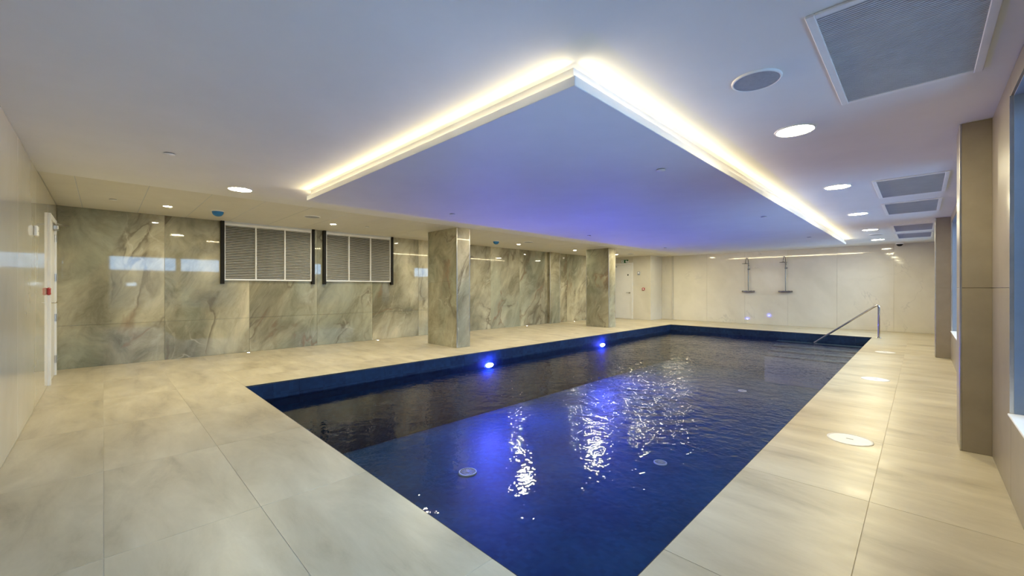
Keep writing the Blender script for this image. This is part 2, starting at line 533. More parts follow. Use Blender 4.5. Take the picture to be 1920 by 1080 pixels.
wb = tag(MB().box((XL-0.3, YB-0.3, -0.02), (XR+0.3, YB-0.012, H+0.05)).build('wall_back', M['jointpale']), kind='structure')
BX0, BX1 = -8.33, -7.44   # back door frame outer
panelled(wb, 'y', YB, [XL, BX0], [0, H], M['pale'], sign=1)
panelled(wb, 'y', YB, [BX0, BX1], [2.09, H], M['pale'], sign=1)
panelled(wb, 'y', YB, [BX1, -6.2, -5.0, -3.8, -2.6, -1.4, -0.2, XR], [0, H], M['pale'], sign=1)

# window wall with three openings
WIN = [(0.08, 3.57), (5.55, 9.75), (11.0, 14.45)]
SZ, TZ = 0.47, 2.25
wr = MB()
x0, x1 = XR+0.012, XR+0.30
edges = [YB-0.3] + [v for a in WIN for v in a] + [YF+0.3]
for k in range(0, len(edges), 2):
    wr.box((x0, edges[k], -0.02), (x1, edges[k+1], H+0.05))
for a, b in WIN:
    wr.box((x0, a, -0.02), (x1, b, SZ)); wr.box((x0, a, TZ), (x1, b, H+0.05))
wr = tag(wr.build('wall_right', M['trimwhite']), kind='structure')
segs = [YB, WIN[0][0], WIN[0][1], WIN[1][0], WIN[1][1], WIN[2][0], WIN[2][1], YF]
for k in range(len(segs)-1):
    a, b = segs[k], segs[k+1]
    sub = [a] + [a + (b-a)*t/max(1, round((b-a)/1.2)) for t in range(1, max(1, round((b-a)/1.2)))] + [b]
    if k % 2 == 0:
        panelled(wr, 'x', XR, sub, [0, 1.18, H], M['brown'], sign=-1)
    else:
        panelled(wr, 'x', XR, sub, [0, SZ], M['brown'], sign=-1)
        panelled(wr, 'x', XR, sub, [TZ, H], M['brown'], sign=-1)

for n, (a, b) in enumerate(WIN):
    wn = MB()
    f0, f1 = XR+0.16, XR+0.22
    wn.box((f0, a, SZ), (f1, a+0.06, TZ)); wn.box((f0, b-0.06, SZ), (f1, b, TZ))
    wn.box((f0, a+0.06, SZ), (f1, b-0.06, SZ+0.06)); wn.box((f0, a+0.06, TZ-0.06), (f1, b-0.06, TZ))
    wo = tag(wn.build('window_%d' % (n+1), M['trimwhite']), kind='structure')
    mid = (a+b)/2
    MB().box((f0, mid-0.07, SZ+0.06), (f1, mid+0.07, TZ-0.06)).build('mullion', M['trimwhite'], wo)
    for p, q in ((a+0.06, mid-0.07), (mid+0.07, b-0.06)):
        MB().box((f0+0.024, p, SZ+0.06), (f0+0.036, q, TZ-0.06)).build('pane', M['glass'], wo)
    MB().bevbox((XR-0.012, a-0.0, SZ-0.0), (f0, b, SZ+0.012), 0.003).build('sill', M['lid'], wo)
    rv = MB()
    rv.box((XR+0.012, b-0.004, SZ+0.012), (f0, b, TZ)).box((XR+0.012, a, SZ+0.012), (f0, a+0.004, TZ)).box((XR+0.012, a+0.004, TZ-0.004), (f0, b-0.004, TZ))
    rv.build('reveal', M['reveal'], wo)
    for yy in (a, b):
        s1 = 1 if yy == b else -1
        MB().box((XR-0.004, min(yy, yy+s1*0.012), SZ+0.012), (XR+0.014, max(yy, yy+s1*0.012), TZ)).build('edge_trim', M['brushed'], wo)

# outdoor setting beyond the windows
tag(MB().box((XR+0.3, -6, -0.3), (9.0, 24, -0.1)).build('floor_terrace_bounce', M['paving']), kind='structure')  # unseen ground, widened and paled to bounce daylight onto the ceiling
gw = tag(MB().box((5.2, -6, -0.1), (5.45, 24, 1.92)).build('wall_garden', M['render']), kind='structure')
lw = MB().box((5.17, 0.66, 1.27), (5.2, 0.96, 1.39)).build('lit_window', M['litwin'], gw)

# skirting-level corner strip on the far wall and paint bead under the ceiling on the right
tag(MB().box((-6.60, YF-0.03, 0), (-6.545, YF, H)).build('trim_1', M['jointpale']), kind='structure')

# ------------------------------------------------------------------ ceiling raft over the pool
RX0, RX1, RY0, RY1 = -5.31, -1.29, 1.76, 12.85
RZ0, RZ1 = 2.25, 2.305
raft = empty('ceiling_raft', (RX0, RY0, RZ0))
tag(raft, 'large white rectangular ceiling raft hung over the pool with a lit cove edge', 'ceiling raft')
def rel(o, par):
    o.location = Vector(o.location) - Vector(par.location)
    return o
rel(MB().bevbox((RX0, RY0, RZ0), (RX1, RY1, RZ1), 0.003).build('slab', M['raft'], raft), raft)
cx0, cx1, cy0, cy1 = RX0+0.035, RX1-0.035, RY0+0.035, RY1-0.035
rel(MB().box((cx0, cy0, RZ1), (cx1, cy1, H)).build('upstand', M['raft'], raft), raft)
for lo, hi in (((cx0, cy0-0.012, RZ1), (cx1, cy0-0.004, RZ1+0.005)), ((cx0, cy1+0.004, RZ1), (cx1, cy1+0.012, RZ1+0.005)),
               ((cx0-0.012, cy0, RZ1), (cx0-0.004, cy1, RZ1+0.005)), ((cx1+0.004, cy0, RZ1), (cx1+0.012, cy1, RZ1+0.005))):
    rel(MB().box(lo, hi).build('led_strip', M['ledstrip'], raft), raft)
def cove(loc, length, out):
    ld = bpy.data.lights.new('cove_light', 'AREA'); ld.shape = 'RECTANGLE'
    ld.size, ld.size_y = length, 0.010
    ld.energy = L_COVE*length; ld.color = COVEC; ld.spread = radians(125)
    o = bpy.data.objects.new('cove_light', ld); C.objects.link(o)
    t = radians(8)
    beam = Vector((out[0]*cos(t), out[1]*cos(t), sin(t)))
    z = -beam; xax = Vector((0, 0, 1)).cross(z).normalized(); y = z.cross(xax)
    o.matrix_world = Matrix(((xax.x, y.x, z.x, loc[0]), (xax.y, y.y, z.y, loc[1]), (xax.z, y.z, z.z, loc[2]), (0, 0, 0, 1)))
mx_, my_, zc = (cx0+cx1)/2, (cy0+cy1)/2, RZ1+0.012
cove((mx_, cy0-0.014, zc), cx1-cx0+0.05, (0, -1)); cove((mx_, cy1+0.014, zc), cx1-cx0+0.05, (0, 1))
cove((cx0-0.014, my_, zc), cy1-cy0+0.05, (-1, 0)); cove((cx1+0.014, my_, zc), cy1-cy0+0.05, (1, 0))

# ------------------------------------------------------------------ pool
pool = empty('swimming_pool', (PX0, PY0, PZ))
tag(pool, 'rectangular sunken swimming pool lined in navy blue mosaic', 'swimming pool')
OV = 0.012
bs = MB()
bx0, bx1, by0, by1 = PX0-OV, PX1+OV, PY0-OV, PY1+OV
bs.box((bx0-0.2, by0-0.2, PZ-0.2), (bx1+0.2, by1+0.2, PZ))
bs.box((bx0-0.2, by0-0.2, PZ), (bx0, by1+0.2, -0.152)); bs.box((bx1, by0-0.2, PZ), (bx1+0.2, by1+0.2, -0.152))
bs.box((bx0, by0-0.2, PZ), (bx1, by0, -0.152)); bs.box((bx0, by1, PZ), (bx1, by1+0.2, -0.152))
rel(bs.build('basin', M['mosaic'], pool), pool)
# waterline tiles
def band(axis, at, a, b, sign):
    n = round((b-a)/0.30)
    for k in range(n):
        p, q = a+(b-a)*k/n+0.0004, a+(b-a)*(k+1)/n-0.0004
        for z0, z1 in ((-0.165, -0.015), (-0.315, -0.165)):
            lo, hi = sorted((at, at+sign*0.008))
            if axis == 'x': piece('waterline_tile', (lo, p, z0+0.001), (hi, q, z1-0.001), M['band'], pool, 0.001)
            else: piece('waterline_tile', (p, lo, z0+0.001), (q, hi, z1-0.001), M['band'], pool, 0.001)
e_ = 0.004
rel(MB().box((PX0-0.003, PY0, -0.0145), (PX0+e_, PY1, -TT)).box((PX1-e_, PY0, -0.0145), (PX1+0.003, PY1, -TT)).box((PX0+e_, PY1-e_, -0.0145), (PX1-e_, PY1+0.003, -TT)).box((PX0+e_, PY0-0.003, -0.0145), (PX1-e_, PY0+e_, -TT)).build('edge_profile', M['edge'], pool), pool)
band('x', PX0-0.004, PY0, PY1, 1)
band('x', PX1+0.004, PY0, PY1, -1)
band('y', PY1+0.004, PX0, PX1, -1)
band('y', PY0-0.004, PX0, PX1, 1)
# steps in the far right corner
for k in range(4):
    y0, y1, zt = PY1-0.34*(k+1), PY1-0.34*k-(0.005 if k == 0 else 0), -0.235-0.085*k
    st = MB().bevbox((-2.75, y0, PZ), (PX1-0.006, y1, zt), 0.006)
    st = rel(st.build('step', M['steptile'], pool), pool)
    ns = MB().bevbox((-2.745, y0-0.003, zt-0.03), (PX1-0.008, y0+0.055, zt+0.003), 0.002).build('nosing', M['band'], st)
    ns.location = -Vector(pool.location) - Vector(st.location)

water = MB().quad((PX0-0.004, PY0-0.004, WZ), (PX1+0.004, PY0-0.004, WZ), (PX1+0.004, PY1+0.004, WZ), (PX0-0.004, PY1+0.004, WZ)).build('pool_water', M['water'])
tag(water, 'dark blue rippled water filling the pool', 'water', kind='stuff')

# pool lamps on the marble side
for k, yy in enumerate((5.12, 8.97)):
    t = empty('pool_lamp', (PX0+0.008, yy, -0.268))
    tag(t, ['glowing blue underwater lamp beside the nearer marble column', 'glowing blue underwater lamp beside the farther marble column'][k], 'pool lamp', 'blue lamps in the pool wall')
    def oval(mb):
        mb.v = [(x, y, z*0.42) for x, y, z in mb.v]; return mb
    oval(MB().lathe([(0.105, 0.0), (0.105, 0.010), (0.096, 0.014), (0.086, 0.010)], axis='x', n=28)).build('bezel', M['chrome'], t)
    oval(MB().lathe([(0.086, 0.010), (0.076, 0.022), (0.045, 0.031), (0.002, 0.034)], axis='x', n=28, cap1=True)).build('lens', M['lamppool'], t)

# floor drain and inlets
def drain(x, y, r, label, z=PZ):
    t = empty('pool_drain', (x, y, z)); tag(t, label, 'pool drain', 'white outlets on the pool bottom')
    MB().lathe([(r, 0), (r, 0.012), (r*0.86, 0.016), (r*0.86, 0.004)], n=32).build('rim', M['lid'], t)
    g = MB()
    for k in range(20):
        a = 2*pi*k/20
        d = Vector((cos(a), sin(a), 0)); s = Vector((-sin(a), cos(a), 0))*r*0.035
        i, o2 = d*r*0.25, d*r*0.88
        g.add([i-s, o2-s*1.6, o2+s*1.6, i+s, i-s+Vector((0,0,.01)), o2-s*1.6+Vector((0,0,.01)), o2+s*1.6+Vector((0,0,.01)), i+s+Vector((0,0,.01))],
              [(4,5,6,7),(0,1,5,4),(1,2,6,5),(2,3,7,6),(3,0,4,7)])
    g.lathe([(r*0.27, 0.002), (r*0.27, 0.011), (0.001, 0.012)], n=20)
    g.build('grating', M['slat'], t)
    MB().lathe([(r*0.87, 0.003), (0.001, 0.003)], n=24).build('sump', M['grille'], t)
    return t
DR = [(877, 886, 0.115, 'round white slotted drain on the pool bottom in the near still water'),
      (1238, 868, 0.085, 'small white outlet on the pool bottom among the bright ripples'),
      (1392, 733, 0.085, 'small white outlet on the pool bottom towards the handrail')]
def at_z(px, py, z):
    d = (CAMZ-z)*766/(py-540); r = d*(px-960)/766
    return (r-d)/2**.5, (d+r)/2**.5
for px, py, r, lb in DR:
    x, y = at_z(px, py, PZ)
    drain(x, y, r, lb)

# ------------------------------------------------------------------ marble columns and pilasters
def clad(name, x0, x1, y0, y1, m, core, label, cat, group=None, zs=(0, 1.30, H), edge='brushed', faces='NSEW', trims=()):
    t = empty(name, ((x0+x1)/2, (y0+y1)/2, 0)); tag(t, label, cat, group)
    d = 0.012
    rel(MB().box((x0+d, y0+d, 0.001), (x1-d, y1-d, H-0.001)).build('core', core, t), t)
    g = 0.0015
    for f in faces:
        sd = random.random()
        for k in range(len(zs)-1):
            z0, z1 = zs[k]+g, zs[k+1]-g
            lo, hi = {'S': ((x0+d, y0, z0), (x1-d, y0+d, z1)), 'N': ((x0+d, y1-d, z0), (x1-d, y1, z1)),
                      'E': ((x1-d, y0+d, z0), (x1, y1-d, z1)), 'W': ((x0, y0+d, z0), (x0+d, y1-d, z1))}[f]
            piece('panel', lo, hi, m, t, 0.001, seed=sd)
    for cx, cy in trims:
        sx = x0 if cx < 0 else x1-d; sy = y0 if cy < 0 else y1-d
        o = rel(MB().bevbox((sx, sy, 0.002), (sx+d, sy+d, H-0.002), 0.002).build('corner_trim', M[edge], t), t)
    return t
clad('marble_column', -7.44, -6.43, 4.90, 5.23, M['onyx'], M['joint'], 'square-edged green marble column on the deck nearest the louvre panels', 'column', trims=((1,-1),(1,1),(-1,-1),(-1,1)))
clad('marble_column', -7.36, -6.55, 10.62, 11.0, M['onyx'], M['joint'], 'green marble column on the deck beside the white exit door', 'column', zs=(0, 1.2, H), trims=((1,-1),(1,1),(-1,-1),(-1,1)))
clad('marble_pilaster', XL-0.012, XL+0.11, 10.45, 10.98, M['onyx'], M['joint'], 'shallow green marble pilaster standing against the marble wall', 'pilaster', faces='SEN', trims=((1,-1),(1,1)))
clad('wall_pilaster', 0.20, XR+0.012, 4.40, 4.72, M['brown'], M['brown'], 'taupe wall pilaster nearest the camera beside the large window', 'pilaster', zs=(0, 1.18, H), faces='SWN', trims=((-1,-1),(-1,1)))
clad('wall_pilaster', 0.175, XR+0.012, 10.0, 10.32, M['brown'], M['brown'], 'taupe wall pilaster farther along the window wall', 'pilaster', zs=(0, 1.18, H), faces='SWN', trims=((-1,-1),(-1,1)))

# ------------------------------------------------------------------ louvre panels on the marble wall
def louvre(y0, y1, label):
    t = empty('louvre_panel', (XL, (y0+y1)/2, 1.25)); tag(t, label, 'louvre panel', 'louvre panels on the marble wall')
    xb = XL+0.001
    def R(mb, name, m): return rel(mb.build(name, m, t), t)
    for a in (y0, y1-0.055):
        R(MB().bevbox((xb, a, 1.255), (xb+0.075, a+0.055, H-0.001), 0.003), 'side_rail', M['black'])
    a, b, z0, z1 = y0+0.055, y1-0.055, 1.315, H-0.030
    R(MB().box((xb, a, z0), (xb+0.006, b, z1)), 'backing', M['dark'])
    R(MB().bevbox((xb, a, z1), (xb+0.06, b, H-0.001), 0.002), 'head_strip', M['grille'])
    fr = 0.028; xf = xb+0.05
    R(MB().bevbox((xb+0.006, a, z0), (xf, b, z0+0.032), 0.002), 'bottom_rail', M['white'])
    R(MB().bevbox((xb+0.006, a, z1-0.042), (xf, b, z1), 0.002), 'top_rail', M['white'])
    for yy in (a, b-0.02):
        R(MB().bevbox((xb+0.006, yy, z0+0.032), (xf, yy+0.02, z1-0.042), 0.002), 'stile', M['white'])
    w3 = (b-a)/3
    for k in (1, 2):
        R(MB().bevbox((xb+0.006, a+w3*k-0.011, z0+0.032), (xf, a+w3*k+0.011, z1-0.042), 0.002), 'mullion', M['white'])
    n = 31
    zz0, zz1 = z0+0.036, z1-0.046
    for k in range(3):
        s = MB()
        ya = a+w3*k + (0.02 if k == 0 else 0.011); yb = a+w3*(k+1) - (0.02 if k == 2 else 0.011)
        for i in range(n):
            zc = zz0 + (zz1-zz0)*(i+0.5)/n
            # blade: tilted so that its outer edge is lower
            th = 0.0022
            P = [(xb+0.010, zc+0.012), (xb+0.036, zc-0.006), (xb+0.040, zc-0.0025), (xb+0.014, zc+0.0155)]
            vs = [(x, ya, z) for x, z in P] + [(x, yb, z) for x, z in P]
            s.add(vs, [(0,1,2,3),(7,6,5,4),(0,4,5,1),(1,5,6,2),(2,6,7,3),(3,7,4,0)])
        o = R(s, 'slats', M['slat']); o['kind'] = 'stuff'
    return t
louvre(1.46, 3.04, 'louvre panel with black side rails on the marble wall, left of the pair')
louvre(3.21, 4.79, 'louvre panel with black side rails on the marble wall, right of the pair')

# ------------------------------------------------------------------ downlights
def downlight(r, lampm):
    t = empty('downlight')
    MB().lathe([(r*1.16, 0.0), (r*1.14, -0.006), (r*1.04, -0.008), (r*1.0, -0.002)], n=32).build('trim_ring', M['trimwhite'], t)
    MB().lathe([(r*1.01, -0.003), (r*0.5, -0.0045), (0.001, -0.005)], n=32).build('lamp', lampm, t)
    return t
def series(proto, spots, labels, cat, group):
    for k, (x, y, z) in enumerate(spots):
        o = proto if k == 0 else copy_tree(proto)
        o.location = (x, y, z)
        tag(o, labels[k] if isinstance(labels, list) else labels, cat, group if not isinstance(group, list) else group[k])
bigp = downlight(0.115, M['lampbig'])
big = [(-0.67, 3.69, H), (-0.69, 6.10, H), (-0.71, 8.56, H), (-0.725, 11.06, H), (-0.74, 13.45, H),
       (-5.80, 1.165, H), (-5.74, 3.69, H), (-5.74, 6.12, H), (-5.74, 8.56, H), (-5.74, 11.06, H), (-5.74, 13.42, H)]
HID = 'large round ceiling downlight above the deck, hidden from the photograph'
series(bigp, big, ['large round warm downlight nearest the camera on the window side',
                   'second large round downlight along the window side',
                   'third large round downlight along the window side',
                   'fourth large round downlight along the window side',
                   'large round downlight by the far wall on the window side'] +
                  ['large round warm downlight by the left tip of the ceiling raft',
                   'large round downlight behind the raft beside the nearer column',
                   'large round downlight behind the raft, midway between the two columns',
                   'large round downlight behind the raft before the farther column',
                   'large round downlight behind the raft past the farther column',
                   'large round downlight behind the far left corner of the raft'], 'downlight', 'large round downlights')
smp = downlight(0.05, M['lampsmall'])
series(smp, [(-7.74, 0.66, H), (-7.72, 3.02, H), (-7.72, 5.5, H), (-7.72, 7.97, H), (-7.70, 10.5, H), (-7.6, 12.85, H)],
       ['small spot downlight above the marble wall nearest the back door', 'small spot downlight above the second louvre panel',
        'small spot downlight behind the nearer marble column', 'small spot downlight beside the middle ceiling speaker',
        'small spot downlight just left of the farther marble column', 'small spot downlight above the white exit door'], 'downlight', 'small spot downlights')

# floor marker lamps along the marble wall
def marker():
    t = empty('floor_marker_lamp')
    MB().lathe([(0.028, 0), (0.027, 0.003), (0.02, 0.004)], n=16).build('bezel', M['chrome'], t)
    MB().lathe([(0.02, 0.0035), (0.001, 0.005)], n=16).build('lens', M['lampspot'], t)
    return t
mk = marker()
series(mk, [(XL+0.12, 1.87, 0), (XL+0.12, 4.38, 0), (XL+0.12, 6.9, 0), (XL+0.12, 9.32, 0), (XL+0.14, 11.75, 0)],
       ['tiny floor lamp at the marble wall under the first louvre panel', 'tiny floor lamp at the marble wall under the second louvre panel',
        'tiny floor lamp at the marble wall behind the nearer column', 'tiny floor lamp at the marble wall between the two columns',
        'tiny floor lamp at the marble wall left of the farther column'], 'floor lamp', 'floor lamps along the marble wall')

# ------------------------------------------------------------------ ceiling fittings
def speaker(r):
    t = empty('ceiling_speaker')
    MB().lathe([(r*1.10, 0.0), (r*1.09, -0.008), (r*1.03, -0.012), (r*1.0, -0.010), (r, 0.0)], n=36).build('rim', M['trimwhite'], t)
    MB().lathe([(r, -0.009), (r*0.6, -0.0105), (0.001, -0.011)], n=36).build('mesh_grille', M['spkgrille'], t)
    return t
series(speaker(0.115), [(-0.664, 2.64, H), (-0.70, 12.15, H), (-7.17, 2.46, H), (-7.15, 7.75, H), (-7.12, 12.95, H)],
       ['round grey ceiling speaker with white rim nearest the camera', 'round ceiling speaker by the last downlights on the window side',
        'round grey ceiling speaker above the louvre panels', 'round ceiling speaker between the two marble columns', 'round ceiling speaker near the exit door'], 'speaker', 'round ceiling speakers')

def sprinkler():
    t = empty('sprinkler_cover')
    MB().lathe([(0.042, -0.006), (0.042, -0.010), (0.001, -0.012)], n=24).build('cover_plate', M['trimwhite'], t)
    MB().lathe([(0.036, 0.0), (0.034, -0.007)], n=20).build('cup', M['dark'], t)
    return t
RXs, RYs = (-4.78, -1.66), (3.56, 7.0, 10.52)
sp = [(-4.70, 0.41, H), (-7.66, 0.09, H), (-7.6, 3.62, H)] + [(x, y, RZ0) for x in RXs for y in RYs]
series(sprinkler(), sp, ['white sprinkler cover on the open ceiling left of the raft', 'white sprinkler cover on the ceiling planks near the back door',
        'white sprinkler cover on the planks above the second louvre panel',
        'sprinkler cover under the raft, left side nearest', 'sprinkler cover under the raft, left side middle', 'sprinkler cover under the raft, left side farthest',
        'sprinkler cover under the raft, right side nearest', 'sprinkler cover under the raft, right side middle', 'sprinkler cover under the raft, right side farthest'],
       'sprinkler', 'flat sprinkler covers')

def sensor():
    t = empty('ceiling_sensor')
    MB().lathe([(0.086, 0), (0.086, -0.008), (0.078, -0.012)], n=28).build('base', M['trimwhite'], t)
    MB().lathe([(0.076, -0.010)] + [(0.076*cos(a)**0.8, -0.012-0.072*sin(a)) for a in [i*pi/2/7 for i in range(1, 7)]] + [(0.002, -0.085)], n=28).build('dome', M['bluecap'], t)
    return t
series(sensor(), [(-7.68, 1.25, H), (-7.62, 7.05, H)], ['blue domed ceiling sensor left of the louvre panels', 'blue domed ceiling sensor between the two marble columns'], 'sensor', 'blue domed sensors')

# dome camera by the far wall
t = empty('dome_camera', (-0.39, 14.85, H)); tag(t, 'small dome camera on the ceiling at the far wall', 'camera')
MB().lathe([(0.085, 0), (0.085, -0.02), (0.07, -0.035)], n=28).build('base', M['trimwhite'], t)
MB().lathe([(0.066, -0.034)] + [(0.066*cos(a), -0.034-0.055*sin(a)) for a in [i*pi/2/6 for i in range(1, 6)]] + [(0.002, -0.089)], n=28).build('dome', M['black'], t)

# ceiling grilles along the window wall
def vent():
    t = empty('ceiling_vent')
    W, L2, f = 0.30, 0.60, 0.035
    def R(a, b, name, m, par): return MB().bevbox(a, b, 0.003).build(name, m, par)
    fr = MB()
    fr.bevbox((-W, -L2, -0.012), (-W+f, L2, 0), 0.003); fr.bevbox((W-f, -L2, -0.012), (W, L2, 0), 0.003)
    fr.bevbox((-W+f, -L2, -0.012), (W-f, -L2+f, 0), 0.003); fr.bevbox((-W+f, L2-f, -0.012), (W-f, L2, 0), 0.003)
    fr.build('frame', M['trimwhite'], t)
    MB().box((-W+f, -L2+f, -0.001), (W-f, L2-f, 0.0)).build('backing', M['spkgrille'], t)
    b = MB()
    n = 70
    for i in range(n):
        y = -L2+f + (2*L2-2*f)*(i+0.5)/n
        b.add([(-W+f, y-0.0068, -0.0085), (W-f, y-0.0068, -0.0085), (W-f, y+0.0066, -0.0070), (-W+f, y+0.0066, -0.0070)], [(0,1,2,3)])
        b.add([(-W+f, y-0.0068, -0.0085), (W-f, y-0.0068, -0.0085), (W-f, y-0.0068, -0.0065), (-W+f, y-0.0068, -0.0065)], [(3,2,1,0)])
    o = b.build('blades', M['grille'], t); o['kind'] = 'stuff'
    return t
series(vent(), [(-0.06, 2.775, H), (-0.085, 6.65, H), (-0.095, 8.38, H), (-0.10, 11.2, H), (-0.10, 12.85, H)],
       ['large grey ceiling grille nearest the camera by the window', 'second grey ceiling grille along the window wall', 'third grey ceiling grille along the window wall',
        'fourth ceiling grille along the window wall, past the far pilaster', 'farthest ceiling grille by the end wall'], 'ceiling vent', 'ceiling grilles along the window wall')

# ------------------------------------------------------------------ skimmer lids on the right deck
def lid():
    t = empty('skimmer_lid')
    MB().lathe([(0.142, 0), (0.142, 0.003), (0.134, 0.005), (0.130, 0.005)], n=40).build('rim', M['lid'], t)
    MB().lathe([(0.129, 0.004), (0.06, 0.0048), (0.001, 0.005)], n=40).build('cover', M['lid'], t)
    MB().bevbox((-0.022, -0.008, 0.0045), (0.022, 0.008, 0.0062), 0.0006).build('finger_slot', M['greyplastic'], t)
    return t
series(lid(), [(-0.39, 4.11, 0), (-0.415, 7.06, 0), (-0.46, 10.15, 0)], ['round white skimmer lid in the deck nearest the camera', 'round white skimmer lid in the deck, middle of the three', 'round white skimmer lid in the deck nearest the handrail'], 'lid', 'white skimmer lids')

# ------------------------------------------------------------------ handrail
hp, he = Vector((-0.70, 12.98, 0)), Vector((-2.02, 12.76, -0.30))
t = empty('handrail', hp); tag(t, 'polished steel handrail sloping from the deck into the pool corner', 'handrail')
top = Vector((0, 0, 0.80)); end = he-hp
r = 0.021
dirn = (end-top).normalized()
bend = [top+Vector((0,0,-0.09)), top+Vector((0,0,-0.055))+dirn*0.004, top+Vector((0,0,-0.022))+dirn*0.02, top+dirn*0.055, top+dirn*0.10]
MB().tube([(0,0,0.004), (0,0,0.35)] + bend[:1], r).build('post', M['rail'], t)
MB().tube(bend, r, n=14).build('bend', M['rail'], t)
MB().tube([bend[-1], end], r).build('sloping_rail', M['rail'], t)
MB().lathe([(0.048, 0), (0.048, 0.006), (0.03, 0.012), (r, 0.016)], n=24).build('base_flange', M['rail'], t)

# ------------------------------------------------------------------ showers on the far wall
def shower():
    t = empty('shower')
    r = 0.011
    ang = [i*pi/8 for i in range(9)]
    arc = [(0, -0.055-0.14+0.14*cos(a), 2.02+0.14*sin(a)) for a in ang]
    MB().tube([(0, -0.055, 1.09), (0, -0.055, 1.55), (0, -0.055, 2.02)] + arc[1:] + [(0, -0.335, 1.99)], r, 10).build('riser_pipe', M['satin'], t)
    MB().lathe([(0.012, 2.0), (0.02, 1.985), (0.105, 1.975), (0.105, 1.962), (0.001, 1.960)], origin=(0, -0.335, 0), n=28).build('rain_head', M['satin'], t)
    MB().tube([(-0.15, -0.055, 1.07), (0.15, -0.055, 1.07)], 0.022, 14).build('mixer_bar', M['satin'], t)
    for s in (-1, 1):
        MB().tube([(s*0.15, -0.055, 1.07), (s*0.175, -0.055, 1.07), (s*0.19, -0.055, 1.07)], [0.027, 0.027, 0.024], 14).build('knob', M['satin'], t)
        MB().tube([(s*0.075, 0, 1.07), (s*0.075, -0.05, 1.07)], [0.03, 0.018], 12).build('wall_elbow', M['satin'], t)
    MB().bevbox((-0.13, -0.13, 1.046), (0.13, -0.035, 1.052), 0.002).build('shelf', M['satin'], t)
    MB().tube([(-0.02, -0.055, 1.80), (0.045, -0.055, 1.80)], 0.018, 10).tube([(0.045, -0.055, 1.80), (0.05, -0.09, 1.815)], 0.012, 10).build('slider', M['satin'], t)
    MB().tube([(0, 0, 1.93), (0, -0.055, 1.93)], [0.02, 0.012], 10).build('wall_bracket', M['satin'], t)
    return t
series(shower(), [(-4.02, YF, 0), (-2.98, YF, 0)], ['chrome rain shower on the pale wall, farther from the handrail', 'chrome rain shower on the pale wall, nearer the handrail'], 'shower', 'showers on the far wall')

# ------------------------------------------------------------------ far exit door
d1 = empty('door_1', ((DX0+DX1)/2, YD, 0)); d1['kind'] = 'structure'
def R(mb, name, m, par): return rel(mb.build(name, m, par), par)
f = 0.07
R(MB().bevbox((DX0, YD-0.02, 0), (DX0+f, YD+0.011, 2.14), 0.003), 'jamb', M['white'], d1)
R(MB().bevbox((DX1-f, YD-0.02, 0), (DX1, YD+0.011, 2.14), 0.003), 'jamb', M['white'], d1)
R(MB().bevbox((DX0+f, YD-0.02, 2.07), (DX1-f, YD+0.011, 2.14), 0.003), 'head', M['white'], d1)
R(MB().bevbox((DX0+f+0.004, YD-0.002, 0.008), (DX1-f-0.004, YD+0.011, 2.064), 0.002), 'leaf', M['white'], d1)
R(MB().lathe([(0.028, 0), (0.028, -0.004), (0.001, -0.005)], origin=(DX1-f-0.14, YD-0.002, 1.68), axis='y', n=18), 'door_sign', M['black'], d1)
R(MB().lathe([(0.026, 0), (0.026, -0.008), (0.001, -0.009)], origin=(DX1-f-0.07, YD-0.002, 1.0), axis='y', n=16).tube([(DX1-f-0.07, YD-0.006, 1.0), (DX1-f-0.07, YD-0.05, 1.0), (DX1-f-0.19, YD-0.055, 1.0)], 0.009, 8), 'handle', M['chrome'], d1)
R(MB().bevbox((DX0+f+0.02, YD-0.06, 1.98), (DX0+f+0.26, YD-0.004, 2.03), 0.006), 'closer', M['brushed'], d1)

sg = empty('exit_sign', (-8.06, YD, 2.20)); tag(sg, 'green emergency exit sign above the white far door', 'sign')
MB().bevbox((-0.155, -0.012, -0.062), (0.155, 0, 0.062), 0.003).build('sign_board', M['green'], sg)
# running figure through a doorway, and an arrow, in white
MB().box((-0.14, -0.0135, -0.05), (-0.035, -0.012, 0.05)).build('doorway_symbol', M['lid'], sg)
ps = MB()
def stroke(m, a, b, w2, y0=-0.0148, y1=-0.0135):
    a, b = Vector((a[0], a[1])), Vector((b[0], b[1]))
    d = (b-a).normalized(); n = Vector((-d.y, d.x))*w2
    q = [a-n, b-n, b+n, a+n]
    vs = [(p.x, y0, p.y) for p in q] + [(p.x, y1, p.y) for p in q]
    m.add(vs, [(0,1,2,3),(7,6,5,4),(0,4,5,1),(1,5,6,2),(2,6,7,3),(3,7,4,0)])
ps.lathe([(0.009, -0.0148), (0.001, -0.0149)], origin=(-0.078, 0, 0.034), axis='y', n=12)
for a, b, w2 in (((-0.083, 0.022), (-0.095, -0.008), 0.008), ((-0.095, -0.006), (-0.078, -0.022), 0.005), ((-0.078, -0.022), (-0.083, -0.043), 0.005),
                 ((-0.097, -0.008), (-0.108, -0.028), 0.005), ((-0.108, -0.028), (-0.127, -0.030), 0.005), ((-0.083, 0.019), (-0.066, 0.004), 0.004), ((-0.066, 0.004), (-0.052, 0.010), 0.004),
                 ((-0.086, 0.018), (-0.107, 0.012), 0.004), ((-0.107, 0.012), (-0.114, -0.004), 0.004)):
    stroke(ps, a, b, w2)
ps.build('running_figure', M['green'], sg)
ar = MB()
stroke(ar, (0.07, 0.045), (0.07, -0.012), 0.012, -0.0135, -0.012)
vs = [(0.032, -0.0135, 0.0), (0.108, -0.0135, 0.0), (0.07, -0.0135, -0.048), (0.032, -0.012, 0.0), (0.108, -0.012, 0.0), (0.07, -0.012, -0.048)]
ar.add(vs, [(0,2,1),(3,4,5),(0,1,4,3),(1,2,5,4),(2,0,3,5)])
ar.build('arrow', M['lid'], sg)

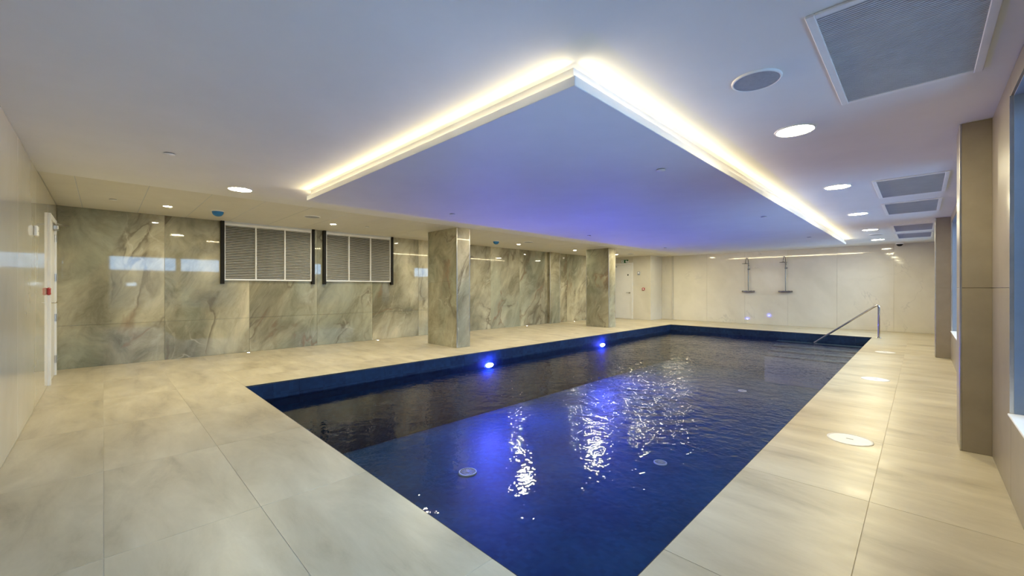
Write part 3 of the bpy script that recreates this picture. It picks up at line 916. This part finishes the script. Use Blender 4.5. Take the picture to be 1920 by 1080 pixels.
cp = empty('fire_call_point', (-7.28, YD, 1.14)); tag(cp, 'red fire call point on the pale wall beside the far exit door', 'call point')
MB().bevbox((-0.05, -0.03, -0.05), (0.05, 0, 0.05), 0.01).build('housing', M['red'], cp)
MB().bevbox((-0.024, -0.034, -0.024), (0.024, -0.03, 0.024), 0.002).build('press_plate', M['lid'], cp)
ks = empty('wall_switch', (-7.47, YD, 1.73)); tag(ks, 'grey-blue wall keypad beside the far exit door', 'keypad')
MB().bevbox((-0.05, -0.022, -0.065), (0.05, 0, 0.065), 0.004).build('plate', M['greyplastic'], ks)
MB().bevbox((-0.03, -0.027, -0.01), (0.03, -0.022, 0.045), 0.002).build('display', M['trimwhite'], ks)
ls = empty('door_sounder', (-7.92, YD, 2.18)); tag(ls, 'small white box just above the far door frame', 'sounder')
MB().bevbox((-0.045, -0.03, -0.03), (0.045, 0, 0.03), 0.006).build('housing', M['white'], ls)
MB().bevbox((-0.03, -0.033, -0.004), (0.03, -0.03, 0.004), 0.001).build('slot', M['greyplastic'], ls)

# ------------------------------------------------------------------ back door beside the marble wall
d2 = empty('door_2', ((BX0+BX1)/2, YB, 0)); d2['kind'] = 'structure'
f = 0.06
R(MB().bevbox((BX0, YB-0.011, 0), (BX0+f, YB+0.026, 2.09), 0.003), 'jamb', M['white'], d2)
R(MB().bevbox((BX1-f, YB-0.011, 0), (BX1, YB+0.026, 2.09), 0.003), 'jamb', M['white'], d2)
R(MB().bevbox((BX0+f, YB-0.011, 2.03), (BX1-f, YB+0.026, 2.09), 0.003), 'head', M['white'], d2)
R(MB().bevbox((BX0+f+0.003, YB-0.011, 0.008), (BX1-f-0.003, YB+0.006, 2.026), 0.002), 'leaf', M['white'], d2)
for z in (0.22, 0.78, 1.32, 1.85):
    R(MB().tube([(BX0+f+0.004, YB+0.014, z-0.05), (BX0+f+0.004, YB+0.014, z+0.05)], 0.011, 10).box((BX0+f-0.03, YB+0.026, z-0.05), (BX0+f, YB+0.029, z+0.05)), 'hinge', M['brushed'], d2)
R(MB().bevbox((BX0+f+0.03, YB+0.006, 1.95), (BX0+f+0.25, YB+0.055, 2.005), 0.006).tube([(BX0+f+0.16, YB+0.05, 2.01), (BX0+f+0.05, YB+0.14, 2.02), (BX0+f+0.01, YB+0.03, 2.05)], 0.008, 8), 'closer', M['brushed'], d2)
R(MB().lathe([(0.026, 0), (0.026, 0.008), (0.001, 0.009)], origin=(BX1-f-0.06, YB+0.006, 1.0), axis='y', n=16).tube([(BX1-f-0.06, YB+0.01, 1.0), (BX1-f-0.06, YB+0.055, 1.0), (BX1-f-0.18, YB+0.06, 1.0)], 0.009, 8), 'handle', M['chrome'], d2)
cp2 = empty('fire_call_point', (-7.33, YB, 1.14)); tag(cp2, 'red fire call point on the glossy wall beside the back door frame', 'call point')
MB().bevbox((-0.045, 0, -0.045), (0.045, 0.032, 0.045), 0.01).build('housing', M['red'], cp2)
MB().bevbox((-0.022, 0.032, -0.022), (0.022, 0.036, 0.022), 0.002).build('press_plate', M['lid'], cp2)
sb = empty('wall_sounder', (-6.05, YB, 1.73)); tag(sb, 'small white sounder box on the glossy wall by the back door', 'sounder')
MB().bevbox((-0.05, 0, -0.05), (0.05, 0.03, 0.05), 0.008).build('housing', M['white'], sb)
MB().bevbox((-0.032, 0.03, -0.004), (0.032, 0.033, 0.004), 0.001).build('slot', M['greyplastic'], sb)
